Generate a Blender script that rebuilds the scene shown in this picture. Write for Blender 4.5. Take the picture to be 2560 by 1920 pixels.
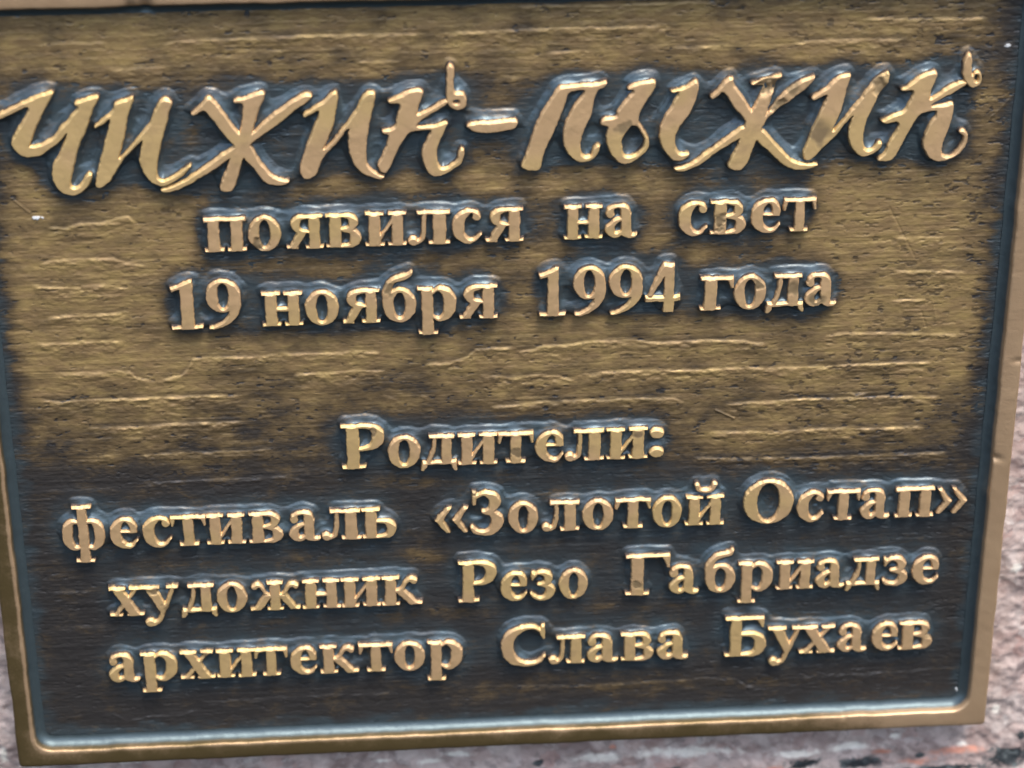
import bpy, math, random
import numpy as np
from mathutils import Matrix, Vector

for o in list(bpy.data.objects):
    bpy.data.objects.remove(o, do_unlink=True)
SC = bpy.context.scene
COL = SC.collection
RAD = math.radians

# ------------------------------------------------------------------ camera, sky, sun, exposure
# plaque coordinates are millimetres: x right, y up, z out of the plate; world = (x, -z, y) / 1000 above ROOT
W, H = 400.0, 323.75
ROOT = Vector((0.0, 0.0, 0.8))
def world(x, y, z):
    return Vector(((x - W / 2) / 1000, -z / 1000, y / 1000)) + ROOT

CAM_C = [147.208, 571.706, 821.296]
CAM_R = [[0.9975626646257795, -0.00487715198200156, 0.06960562860327091], [-0.03515337476111307, -0.8968352822967525, 0.4409656638204482], [0.06027412701662933, -0.4423377553569764, -0.8948208422897495]]
cam_data = bpy.data.cameras.new("camera")
cam = bpy.data.objects.new("camera", cam_data)
COL.objects.link(cam)
def wdir(v):
    return Vector((v[0], -v[2], v[1]))
right, down, fwd = (wdir(r) for r in CAM_R)
m = Matrix.Identity(4)
for i, ax in enumerate((right, -down, -fwd)):
    for k in range(3):
        m[k][i] = ax[k]
m.translation = world(CAM_C[0], CAM_C[1], CAM_C[2] + 6.0)
cam.matrix_world = m
cam_data.sensor_width = 36.0
cam_data.lens = 5800.0 / 2560.0 * 36.0
cam_data.dof.use_dof = True
cam_data.dof.focus_distance = 1.0 * (CAM_C[2] / -CAM_R[2][2]) / 1000
cam_data.dof.aperture_fstop = 7.0
cam_data.clip_start = 0.01
cam_data.clip_end = 100.0
SC.camera = cam

SUN_EL, SUN_ROT = 68.0, 152.0
world_data = bpy.data.worlds.new("World")
SC.world = world_data
world_data.use_nodes = True
wn = world_data.node_tree
for n in list(wn.nodes):
    wn.nodes.remove(n)
sky = wn.nodes.new("ShaderNodeTexSky")
sky.sky_type = 'NISHITA'
sky.sun_disc = False
sky.sun_elevation = RAD(SUN_EL)
sky.sun_rotation = RAD(SUN_ROT)
sky.air_density = 1.0
sky.dust_density = 4.0
sky.ozone_density = 1.0
bg = wn.nodes.new("ShaderNodeBackground")
bg.inputs['Strength'].default_value = 0.15
wo = wn.nodes.new("ShaderNodeOutputWorld")
wn.links.new(sky.outputs[0], bg.inputs['Color'])
wn.links.new(bg.outputs[0], wo.inputs['Surface'])

sun_data = bpy.data.lights.new("sun", 'SUN')
sun_data.energy = 1.5
sun_data.angle = RAD(24)
sun_data.color = (1.0, 0.95, 0.87)
sun = bpy.data.objects.new("sun", sun_data)
COL.objects.link(sun)
sd_ = Vector((math.sin(RAD(SUN_ROT)) * math.cos(RAD(SUN_EL)), math.cos(RAD(SUN_ROT)) * math.cos(RAD(SUN_EL)), math.sin(RAD(SUN_EL))))
sun.rotation_euler = sd_.to_track_quat('Z', 'Y').to_euler()
sun.location = (0.5, -1.5, 2.5)

SC.view_settings.view_transform = 'Standard'
SC.view_settings.look = 'None'
SC.view_settings.exposure = 1.15
SC.view_settings.gamma = 1.0
SC.view_settings.use_curve_mapping = False

# ------------------------------------------------------------------ numpy helpers
def vnoise(x, y, seed):
    """smooth value noise in -1..1 at unit cell size"""
    rs = np.random.RandomState(seed)
    T = rs.rand(256, 256).astype(np.float32) * 2 - 1
    xi = np.floor(x).astype(np.int64); yi = np.floor(y).astype(np.int64)
    fx = (x - xi).astype(np.float32); fy = (y - yi).astype(np.float32)
    fx = fx * fx * fx * (fx * (fx * 6 - 15) + 10); fy = fy * fy * fy * (fy * (fy * 6 - 15) + 10)
    a = T[yi & 255, xi & 255]; b = T[yi & 255, (xi + 1) & 255]
    c = T[(yi + 1) & 255, xi & 255]; d = T[(yi + 1) & 255, (xi + 1) & 255]
    return (a * (1 - fx) + b * fx) * (1 - fy) + (c * (1 - fx) + d * fx) * fy

def fbm(x, y, sx, sy, seed, oct=4, gain=0.55):
    r = 0.0; amp = 1.0; tot = 0.0
    for o in range(oct):
        k = 2.03 ** o
        r = r + amp * vnoise(x / sx * k + 17.3 * o, y / sy * k + 5.1 * o, seed + o)
        tot += amp; amp *= gain
    return r / tot * 1.6

def sstep(a, b, x):
    t = np.clip((x - a) / (b - a), 0, 1)
    return t * t * (3 - 2 * t)

def blur(A, sig):
    r = int(math.ceil(sig * 3))
    k = np.exp(-0.5 * (np.arange(-r, r + 1) / sig) ** 2); k /= k.sum()
    for ax in (0, 1):
        P = np.pad(A, [(r, r) if i == ax else (0, 0) for i in (0, 1)], mode='edge')
        out = np.zeros_like(A)
        n = A.shape[ax]
        for i, w in enumerate(k):
            out += w * (P[i:i + n, :] if ax == 0 else P[:, i:i + n])
        A = out
    return A

def sd_poly(px, py, pts):
    d = np.full(px.shape, 1e9, np.float32); s = np.ones(px.shape, np.float32)
    n = len(pts)
    for i in range(n):
        ax, ay = pts[i]; bx, by = pts[i - 1]
        ex, ey = bx - ax, by - ay
        wx, wy = px - ax, py - ay
        t = np.clip((wx * ex + wy * ey) / (ex * ex + ey * ey + 1e-9), 0, 1)
        dx = wx - ex * t; dy = wy - ey * t
        d = np.minimum(d, dx * dx + dy * dy)
        c1 = py >= ay; c2 = py < by; c3 = ex * wy > ey * wx
        f = (c1 & c2 & c3) | (~c1 & ~c2 & ~c3)
        s = np.where(f, -s, s)
    return s * np.sqrt(d)

def sd_stroke(px, py, pts):
    d = np.full(px.shape, 1e9, np.float32)
    for (ax, ay, ar), (bx, by, br) in zip(pts[:-1], pts[1:]):
        ex, ey = bx - ax, by - ay
        wx, wy = px - ax, py - ay
        t = np.clip((wx * ex + wy * ey) / (ex * ex + ey * ey + 1e-9), 0, 1)
        d = np.minimum(d, np.hypot(wx - ex * t, wy - ey * t) - (ar + (br - ar) * t))
    return d

def smin(a, b, k):
    h = np.clip(0.5 + 0.5 * (b - a) / k, 0, 1)
    return b + (a - b) * h - k * h * (1 - h)

def chaikin(p, it):
    for _ in range(it):
        q = []
        for i in range(len(p)):
            a, b = p[i], p[(i + 1) % len(p)]
            q.append((a[0] * .78 + b[0] * .22, a[1] * .78 + b[1] * .22))
            q.append((a[0] * .22 + b[0] * .78, a[1] * .22 + b[1] * .78))
        p = q
    return p

def spline(p, n=5):
    """Catmull-Rom through stroke points with radii"""
    p = [np.array(q, float) for q in p]
    if len(p) < 3:
        return [tuple(q) for q in p]
    P = [2 * p[0] - p[1]] + p + [2 * p[-1] - p[-2]]
    out = []
    for i in range(1, len(P) - 2):
        for j in range(n):
            t = j / n
            out.append(0.5 * (2 * P[i] + (P[i + 1] - P[i - 1]) * t + (2 * P[i - 1] - 5 * P[i] + 4 * P[i + 1] - P[i + 2]) * t * t + (3 * P[i] - P[i - 1] - 3 * P[i + 1] + P[i + 2]) * t ** 3))
    out.append(p[-1])
    return [(q[0], q[1], max(q[2], 5.0)) for q in out]

def grid_mesh(name, X, Y, Z, keep=None, attrs=None):
    """X,Y,Z 2-D arrays in mm (plaque axes) -> mesh in metres, local to the given frame"""
    h, w = X.shape
    co = np.empty((h * w, 3), np.float32)
    co[:, 0] = X.ravel() / 1000; co[:, 1] = -Z.ravel() / 1000; co[:, 2] = Y.ravel() / 1000
    idx = np.arange(h * w).reshape(h, w)
    q = np.stack([idx[:-1, :-1], idx[:-1, 1:], idx[1:, 1:], idx[1:, :-1]], -1).reshape(-1, 4)
    if keep is not None:
        q = q[keep[:-1, :-1].ravel() | keep[:-1, 1:].ravel() | keep[1:, 1:].ravel() | keep[1:, :-1].ravel()]
    used = np.zeros(h * w, bool); used[q.ravel()] = True
    remap = np.cumsum(used) - 1
    q = remap[q]; co = co[used]
    me = bpy.data.meshes.new(name)
    me.vertices.add(len(co)); me.vertices.foreach_set('co', co.ravel())
    me.loops.add(q.size); me.loops.foreach_set('vertex_index', q.ravel().astype(np.int32))
    me.polygons.add(len(q))
    me.polygons.foreach_set('loop_start', np.arange(0, q.size, 4, dtype=np.int32))
    me.polygons.foreach_set('loop_total', np.full(len(q), 4, np.int32))
    me.polygons.foreach_set('use_smooth', np.ones(len(q), bool))
    me.update(calc_edges=True)
    for k, v in (attrs or {}).items():
        a = me.attributes.new(k, 'FLOAT', 'POINT')
        a.data.foreach_set('value', v.ravel()[used].astype(np.float32))
    return me

# ------------------------------------------------------------------ materials
def new_mat(name):
    mt = bpy.data.materials.new(name); mt.use_nodes = True
    nt = mt.node_tree
    b = nt.nodes['Principled BSDF']
    return mt, nt, b
class NB:
    def __init__(s, nt): s.nt = nt; s.tc = nt.nodes.new('ShaderNodeTexCoord')
    def link(s, a, b): s.nt.links.new(a, b)
    def attr(s, n):
        a = s.nt.nodes.new('ShaderNodeAttribute'); a.attribute_name = n; return a.outputs['Fac']
    def coord(s, scale):
        mp = s.nt.nodes.new('ShaderNodeMapping'); mp.inputs['Scale'].default_value = scale
        s.link(s.tc.outputs['Object'], mp.inputs['Vector']); return mp.outputs[0]
    def noise(s, scale, size, detail=5, rough=0.6, dist=0.0):
        n = s.nt.nodes.new('ShaderNodeTexNoise'); s.link(s.coord(scale), n.inputs['Vector'])
        n.inputs['Scale'].default_value = size; n.inputs['Detail'].default_value = detail
        n.inputs['Roughness'].default_value = rough; n.inputs['Distortion'].default_value = dist
        return n.outputs['Fac']
    def vor(s, scale, size):
        n = s.nt.nodes.new('ShaderNodeTexVoronoi')
        w = s.nt.nodes.new('ShaderNodeTexNoise'); s.link(s.coord(scale), w.inputs['Vector']); w.inputs['Scale'].default_value = size * 1.3; w.inputs['Detail'].default_value = 4
        a = s.nt.nodes.new('ShaderNodeVectorMath'); a.operation = 'MULTIPLY_ADD'
        s.link(w.outputs['Color'], a.inputs[0]); a.inputs[1].default_value = (1.1 / size,) * 3; s.link(s.coord(scale), a.inputs[2])
        s.link(a.outputs[0], n.inputs['Vector'])
        n.inputs['Scale'].default_value = size
        return n
    def math(s, op, a, b=None, clamp=False):
        n = s.nt.nodes.new('ShaderNodeMath'); n.operation = op; n.use_clamp = clamp
        for i, v in enumerate((a, b)):
            if v is None: continue
            if isinstance(v, (int, float)): n.inputs[i].default_value = v
            else: s.link(v, n.inputs[i])
        return n.outputs[0]
    def ramp(s, f, lo, hi):
        n = s.nt.nodes.new('ShaderNodeMapRange'); n.interpolation_type = 'SMOOTHSTEP'
        s.link(f, n.inputs['Value']); n.inputs['From Min'].default_value = lo; n.inputs['From Max'].default_value = hi
        return n.outputs[0]
    def lerp(s, f, lo, hi):
        n = s.nt.nodes.new('ShaderNodeMapRange')
        s.link(f, n.inputs['Value']); n.inputs['To Min'].default_value = lo; n.inputs['To Max'].default_value = hi
        return n.outputs[0]
    def mix(s, f, a, b):
        n = s.nt.nodes.new('ShaderNodeMix'); n.data_type = 'RGBA'
        if isinstance(f, (int, float)): n.inputs[0].default_value = f
        else: s.link(f, n.inputs[0])
        for i, v in ((6, a), (7, b)):
            if isinstance(v, tuple): n.inputs[i].default_value = (*v, 1)
            else: s.link(v, n.inputs[i])
        return n.outputs[2]
    def bump(s, f, strength, dist):
        n = s.nt.nodes.new('ShaderNodeBump'); s.link(f, n.inputs['Height'])
        n.inputs['Strength'].default_value = strength; n.inputs['Distance'].default_value = dist
        return n.outputs[0]

# patinated plate: dark brown-blue patina, brass showing where it is rubbed
PLATE, nt, b = new_mat("patinated_bronze")
N = NB(nt)
wear_and_shade = N.attr('wear_and_shade'); pit = N.attr('pit'); blue = N.attr('bloom'); fleck = N.attr('fleck')
fine = N.noise((1, 1, 3.2), 420, 5, 0.65)
mid = N.noise((1, 1, 2.2), 90, 5, 0.6)
streak = N.noise((0.10, 1, 3.0), 330, 4, 0.6)
w1 = N.math('ADD', wear_and_shade, N.math('MULTIPLY', N.math('SUBTRACT', fine, 0.5), 0.45))
w1 = N.math('ADD', w1, N.math('MULTIPLY', N.math('SUBTRACT', streak, 0.5), 0.40))
blot = N.noise((1, 1, 1.5), 75, 5, 0.6, 0.4)
w1 = N.math('ADD', w1, N.math('MULTIPLY', N.math('SUBTRACT', blot, 0.5), 1.15))
w1 = N.math('MAXIMUM', w1, N.math('MULTIPLY', wear_and_shade, 0.62))
w1 = N.math('SUBTRACT', w1, N.math('MULTIPLY', pit, 0.4))
wf = N.lerp(w1, 0.0, 1.0)
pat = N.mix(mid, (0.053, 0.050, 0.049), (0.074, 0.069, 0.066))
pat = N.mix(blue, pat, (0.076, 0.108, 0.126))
brass = N.mix(N.ramp(mid, 0.35, 0.7), (0.270, 0.180, 0.084), (0.375, 0.264, 0.104))
brown = N.mix(fine, (0.128, 0.092, 0.054), (0.165, 0.119, 0.066))
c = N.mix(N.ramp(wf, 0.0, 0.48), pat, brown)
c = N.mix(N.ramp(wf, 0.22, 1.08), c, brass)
wf = N.ramp(wf, -0.1, 1.1)
c = N.mix(fleck, c, (0.58, 0.60, 0.60))
N.link(c, b.inputs['Base Color'])
N.link(N.math('MULTIPLY', N.lerp(wf, 0.60, 0.40), N.math('SUBTRACT', 1.0, fleck)), b.inputs['Metallic'])
N.link(N.math('ADD', N.lerp(wf, 0.38, 0.48), N.math('MULTIPLY', N.math('SUBTRACT', fine, 0.5), 0.2)), b.inputs['Roughness'])
N.link(N.bump(N.math('ADD', fine, N.math('MULTIPLY', streak, 0.8)), 0.28, 0.0004), b.inputs['Normal'])

# letters: bare cast bronze, rubbed bright, with some brown stains
LETTER, nt, b = new_mat("rubbed_bronze")
N = NB(nt)
stain = N.attr('stain')
n1 = N.noise((1, 1, 1), 130, 4, 0.55); n2 = N.noise((1, 1, 1), 900, 4, 0.6)
c = N.mix(n1, (0.57, 0.372, 0.195), (0.67, 0.455, 0.245))
c = N.mix(N.math('MULTIPLY', N.ramp(N.attr('tone'), 0.2, 1.1), 0.85), c, (0.64, 0.455, 0.195))
c = N.mix(N.math('MULTIPLY', N.ramp(n2, 0.66, 0.8), 0.2), c, (0.26, 0.17, 0.09))
n3 = N.noise((1, 1, 1.6), 62, 5, 0.65, 0.6)
c = N.mix(N.math('MULTIPLY', N.ramp(n3, 0.46, 0.74), 0.55), c, (0.40, 0.27, 0.135))
c = N.mix(stain, c, (0.30, 0.215, 0.115))
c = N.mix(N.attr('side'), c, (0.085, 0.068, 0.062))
N.link(c, b.inputs['Base Color'])
b.inputs['Metallic'].default_value = 0.62
N.link(N.lerp(n1, 0.52, 0.62), b.inputs['Roughness'])
N.link(N.bump(n2, 0.15, 0.0003), b.inputs['Normal'])

# border: same bronze, olive-brown where it is not rubbed
FRAME, nt, b = new_mat("border_bronze")
N = NB(nt)
rub = N.attr('rub')
n1 = N.noise((1, 1, 1), 60, 5, 0.6); n2 = N.noise((1, 1, 1), 700, 5, 0.65)
r1 = N.math('ADD', rub, N.math('MULTIPLY', N.math('SUBTRACT', n1, 0.5), 1.0))
r1 = N.math('ADD', r1, N.math('MULTIPLY', N.math('SUBTRACT', n2, 0.5), 0.35))
rf = N.ramp(r1, 0.1, 0.9)
c = N.mix(rf, (0.135, 0.098, 0.042), N.mix(n1, (0.47, 0.315, 0.185), (0.58, 0.405, 0.245)))
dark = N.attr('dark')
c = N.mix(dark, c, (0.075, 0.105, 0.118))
N.link(c, b.inputs['Base Color'])
b.inputs['Metallic'].default_value = 0.62
N.link(N.lerp(n1, 0.36, 0.52), b.inputs['Roughness'])
N.link(N.bump(n2, 0.3, 0.0004), b.inputs['Normal'])

# granite: grey-pink ground mass, white and salmon feldspar, black mica
GRANITE, nt, b = new_mat("rough_granite")
N = NB(nt)
n1 = N.noise((1, 1, 1), 70, 5, 0.55, 0.9); n2 = N.noise((1, 1, 1), 240, 5, 0.6, 0.5); n3 = N.noise((1, 1, 1), 120, 4, 0.6, 0.8)
v1 = N.vor((1, 1, 1), 150); v2 = N.vor((1, 1, 1), 320)
c = N.mix(N.ramp(n1, 0.32, 0.68), (0.28, 0.208, 0.190), (0.55, 0.455, 0.415))
g1 = nt.nodes.new('ShaderNodeSeparateColor'); N.link(v1.outputs['Color'], g1.inputs[0])
g2 = nt.nodes.new('ShaderNodeSeparateColor'); N.link(v2.outputs['Color'], g2.inputs[0])
c = N.mix(N.math('MULTIPLY', N.ramp(g1.outputs[0], 0.55, 0.95), 0.35), c, (0.58, 0.52, 0.48))
c = N.mix(N.math('MULTIPLY', N.ramp(g1.outputs[1], 0.70, 0.95), 0.3), c, (0.42, 0.235, 0.195))
c = N.mix(N.math('MULTIPLY', N.ramp(g2.outputs[0], 0.78, 0.96), 0.4), c, (0.14, 0.115, 0.115))
c = N.mix(N.math('MULTIPLY', N.ramp(n3, 0.58, 0.72), 0.45), c, (0.70, 0.65, 0.60))
nb = N.math('MULTIPLY', N.math('SUBTRACT', n2, 0.5), 1.6)
pale = N.ramp(N.math('ADD', N.attr('pale'), nb), 0.2, 0.9)
salmon = N.ramp(N.math('ADD', N.attr('salmon'), nb), 0.3, 1.0)
mica = N.ramp(N.math('ADD', N.attr('mica'), nb), 0.35, 0.75)
c = N.mix(pale, c, (0.80, 0.76, 0.68))
c = N.mix(salmon, c, (0.60, 0.28, 0.20))
c = N.mix(mica, c, N.mix(N.ramp(n2, 0.45, 0.7), (0.022, 0.028, 0.032), (0.13, 0.15, 0.15)))
N.link(c, b.inputs['Base Color'])
b.inputs['Roughness'].default_value = 0.6
N.link(N.bump(N.math('ADD', n2, N.math('MULTIPLY', v1.outputs['Distance'], 0.6)), 0.25, 0.0008), b.inputs['Normal'])

# ------------------------------------------------------------------ lettering outlines (sub-millimetre outlines in plaque mm)
def R(x0, y0, x1, y1): return ('P', [(x0, y0), (x1, y0), (x1, y1), (x0, y1)])
def P(*pts): return ('P', list(pts))
def S(*pts): return ('S', list(pts))
def L(*pts): return ('S0', list(pts))
def ELL(cx, cy, rx, ry, n=28): return [(cx + rx * math.cos(2 * math.pi * i / n), cy + ry * math.sin(2 * math.pi * i / n)) for i in range(n)]
def RING(cx, cy, rx, ry, ix, iy): return ('RING', ELL(cx, cy, rx, ry), ELL(cx, cy, ix, iy, 20))
def mir(g, c): return ('S', [(2 * c - x, y, r) for x, y, r in g[1]]) if g[0] in ('S', 'S0') else ('P', [(2 * c - x, y) for x, y in g[1]])
def I_DIAG(): return P((180, 60), (345, 335), (345, 410), (180, 140))
stems = [R(45, 0, 190, 470), R(330, 0, 475, 470)]
feet = [R(0, 0, 235, 36), R(285, 0, 520, 36)]
caps = [R(0, 434, 235, 470), R(285, 434, 520, 470)]
bowl_f = S((240, 440, 25), (150, 440, 40), (78, 350, 70), (70, 235, 74), (82, 120, 68), (150, 32, 42), (240, 38, 25))
arm_zh = S((410, 240, 20), (490, 300, 24), (545, 400, 30), (600, 422, 40), (640, 395, 44))
leg_zh = P((400, 255), (500, 290), (640, 45), (700, 36), (700, 0), (560, 0), (410, 205))
GL = {
'н': stems + feet + caps + [R(180, 208, 340, 262)],
'п': stems + feet + [R(0, 420, 520, 470)],
'и': stems + feet + caps + [I_DIAG()],
'й': stems + feet + caps + [I_DIAG(), S((140, 655, 34), (165, 590, 30), (215, 562, 30), (260, 556, 30), (305, 562, 30), (355, 590, 30), (380, 655, 34))],
'т': [R(170, 0, 315, 470), R(0, 422, 485, 470), P((0, 310), (30, 310), (70, 430), (0, 430)), P((485, 310), (455, 310), (415, 430), (485, 430)), R(110, 0, 375, 36)],
'г': [R(45, 0, 190, 470), R(0, 422, 390, 470), P((320, 430), (390, 430), (390, 310), (360, 310)), R(0, 0, 245, 36)],
'о': [RING(240, 235, 240, 250, 82, 192)],
'с': [S((325, 370, 58), (315, 420, 38), (240, 452, 28), (150, 405, 58), (88, 330, 78), (72, 235, 82), (88, 135, 78), (150, 55, 56), (230, 22, 36), (310, 45, 22), (378, 115, 15))],
'е': [S((385, 115, 14), (320, 45, 24), (240, 25, 38), (150, 60, 58), (85, 140, 76), (72, 235, 80), (88, 335, 70), (150, 420, 46), (225, 448, 28), (295, 420, 46), (335, 345, 56), (342, 290, 52)), R(110, 240, 394, 278)],
'а': [L((68, 345, 58), (75, 400, 44)), S((75, 400, 40), (110, 440, 30), (200, 452, 26), (270, 410, 58), (285, 330, 70)), R(213, 80, 357, 350), S((285, 80, 72), (335, 32, 42), (400, 28, 26), (428, 45, 16)), S((240, 280, 22), (140, 240, 40), (75, 170, 58), (68, 105, 66), (110, 52, 52), (170, 45, 40), (235, 95, 26))],
'в': [R(45, 0, 190, 470), R(0, 434, 240, 470), R(0, 0, 240, 36), S((200, 450, 20), (305, 432, 38), (345, 355, 60), (305, 285, 38), (200, 258, 20)), S((200, 248, 20), (325, 228, 42), (373, 130, 70), (325, 42, 42), (200, 18, 20))],
'я': [R(290, 0, 435, 470), R(240, 434, 480, 470), R(240, 0, 480, 36), S((280, 450, 20), (155, 430, 42), (105, 350, 64), (155, 268, 42), (280, 238, 20)), P((130, 250), (275, 250), (135, 30), (135, 0), (-20, 0), (-20, 36), (22, 42))],
'л': [R(290, 0, 435, 470), R(110, 422, 480, 470), R(240, 0, 480, 36), S((190, 440, 26), (186, 250, 28), (168, 90, 30), (110, 40, 30)), S((62, 58, 60), (64, 56, 58))],
'д': [R(290, 40, 435, 470), R(110, 422, 480, 470), S((190, 440, 26), (175, 250, 28), (100, 50, 28)), R(15, 20, 505, 75), P((15, 75), (95, 60), (78, -25), (38, -72), (-5, -72)), P((505, 75), (425, 60), (440, -25), (475, -72), (512, -72))],
'б': [RING(240, 235, 240, 250, 85, 180), S((62, 300, 62), (66, 430, 62), (105, 540, 50), (180, 605, 44), (290, 632, 44), (375, 658, 40), (420, 705, 18))],
'р': [R(45, -205, 190, 470), R(0, 434, 160, 470), R(0, -205, 245, -169), S((180, 390, 20), (255, 446, 28), (345, 410, 54), (398, 320, 76), (402, 235, 80), (392, 140, 74), (335, 50, 50), (255, 18, 30), (180, 65, 22))],
'ф': [R(230, -205, 375, 690), R(160, 652, 445, 690), R(170, -205, 435, -169), bowl_f, mir(bowl_f, 302)],
'ь': [R(45, 0, 190, 470), R(0, 434, 240, 470), R(0, 0, 250, 36), S((180, 275, 20), (300, 265, 36), (370, 210, 60), (386, 140, 66), (345, 50, 46), (220, 18, 20))],
'к': [R(45, 0, 190, 470), R(0, 0, 235, 36), R(0, 434, 235, 470), S((180, 235, 22), (270, 290, 26), (330, 400, 32), (385, 425, 40), (425, 395, 46)), P((180, 265), (290, 290), (470, 45), (530, 36), (530, 0), (365, 0), (190, 215))],
'ж': [R(275, 0, 415, 470), R(230, 0, 460, 36), R(230, 434, 460, 470), arm_zh, mir(arm_zh, 345), leg_zh, mir(leg_zh, 345)],
'х': [P((35, 470), (200, 470), (450, 0), (285, 0)), R(0, 434, 240, 470), R(240, 0, 485, 36), L((85, 20, 26), (390, 450, 26)), R(0, 0, 185, 36), R(290, 434, 475, 470)],
'у': [P((35, 470), (200, 470), (330, 110), (250, 0)), L((415, 455, 26), (300, 120, 30)), S((300, 130, 30), (255, 10, 30), (215, -100, 30), (140, -150, 36)), S((92, -132, 62), (95, -133, 60)), R(0, 434, 245, 470), R(325, 434, 480, 470)],
'з': [P((10, 470), (50, 470), (70, 430), (45, 330), (15, 330)), S((45, 400, 34), (120, 450, 30), (240, 430, 52), (285, 355, 64), (240, 280, 40), (130, 252, 24)), S((130, 252, 24), (270, 225, 48), (318, 130, 70), (250, 40, 48), (150, 18, 32), (60, 48, 34), (20, 95, 20))],
'З': [P((20, 690), (65, 690), (85, 640), (60, 470), (22, 470)), S((65, 600, 36), (170, 655, 32), (270, 610, 62), (312, 510, 78), (260, 400, 48), (160, 358, 26)), S((160, 358, 26), (290, 325, 60), (342, 190, 86), (270, 55, 60), (160, 18, 40), (55, 50, 40), (12, 105, 26))],
'Р': [R(65, 0, 220, 676), R(0, 0, 290, 38), R(0, 638, 290, 676), S((210, 654, 22), (350, 640, 38), (438, 570, 72), (452, 490, 80), (430, 400, 70), (345, 330, 40), (210, 306, 24))],
'Г': [R(65, 0, 220, 676), R(0, 0, 290, 38), R(0, 632, 540, 676), P((440, 645), (540, 645), (540, 460), (505, 460), (485, 560))],
'Б': [R(65, 0, 220, 676), R(0, 632, 520, 676), P((420, 645), (520, 645), (520, 500), (490, 500)), R(0, 0, 320, 38), S((210, 385, 22), (360, 375, 42), (456, 310, 72), (480, 200, 82), (445, 85, 68), (345, 25, 36), (210, 20, 20))],
'О': [RING(350, 338, 350, 358, 155, 312)],
'С': [P((560, 690), (605, 690), (612, 450), (580, 450), (530, 580)), S((560, 590, 26), (440, 655, 28), (320, 645, 40), (200, 580, 70), (115, 480, 84), (88, 338, 88), (112, 190, 84), (195, 80, 66), (310, 25, 42), (440, 20, 32), (540, 60, 26), (605, 140, 18))],
'1': [R(110, 0, 268, 600), P((268, 692), (225, 692), (110, 640), (-5, 600), (10, 535), (120, 570), (268, 560)), R(-8, 0, 368, 38)],
'9': [RING(222, 455, 222, 235, 76, 182), S((385, 420, 56), (380, 300, 62), (325, 170, 54), (230, 70, 38), (110, 12, 26), (40, 0, 16))],
'4': [R(258, 0, 405, 690), P((240, 690), (330, 690), (330, 640), (105, 235), (0, 235), (0, 190)), R(0, 150, 490, 238)],
'«': [P((0, 235), (165, 440), (225, 440), (110, 235), (215, 40), (160, 40)), P((230, 235), (395, 440), (455, 440), (340, 235), (445, 40), (390, 40))],
':': [('P', ELL(80, 85, 80, 80, 20)), ('P', ELL(80, 385, 80, 80, 20))],
}
GL['»'] = [('P', [(455 - x, y) for x, y in g[1]]) for g in GL['«']]

def glyph_box(g):
    xs = []
    for p in g:
        if p[0] in ('S', 'S0'):
            xs += [x - r for x, y, r in p[1]] + [x + r for x, y, r in p[1]]
        else:
            xs += [x for x, y in p[1]]
    return min(xs), max(xs)

def glyph_prims(ch, x0, x1, yb, xh):
    g = GL[ch]
    a, b_ = glyph_box(g)
    sx = (x1 - x0) / (b_ - a); sy = xh / 470.0
    f = lambda pt: (x0 + (pt[0] - a) * sx, yb + pt[1] * sy)
    rr = 0.5 * (sx + sy)
    out = []
    for p in g:
        if p[0] == 'P': out.append((1, [f(q) for q in p[1]]))
        elif p[0] == 'RING':
            out.append((2, [f(q) for q in p[1]], [f(q) for q in p[2]]))
        else:
            pts = spline(p[1]) if p[0] == 'S' else p[1]
            out.append((3, [(*f(q), q[2] * rr) for q in pts]))
    return out, 0.025 * xh

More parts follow.
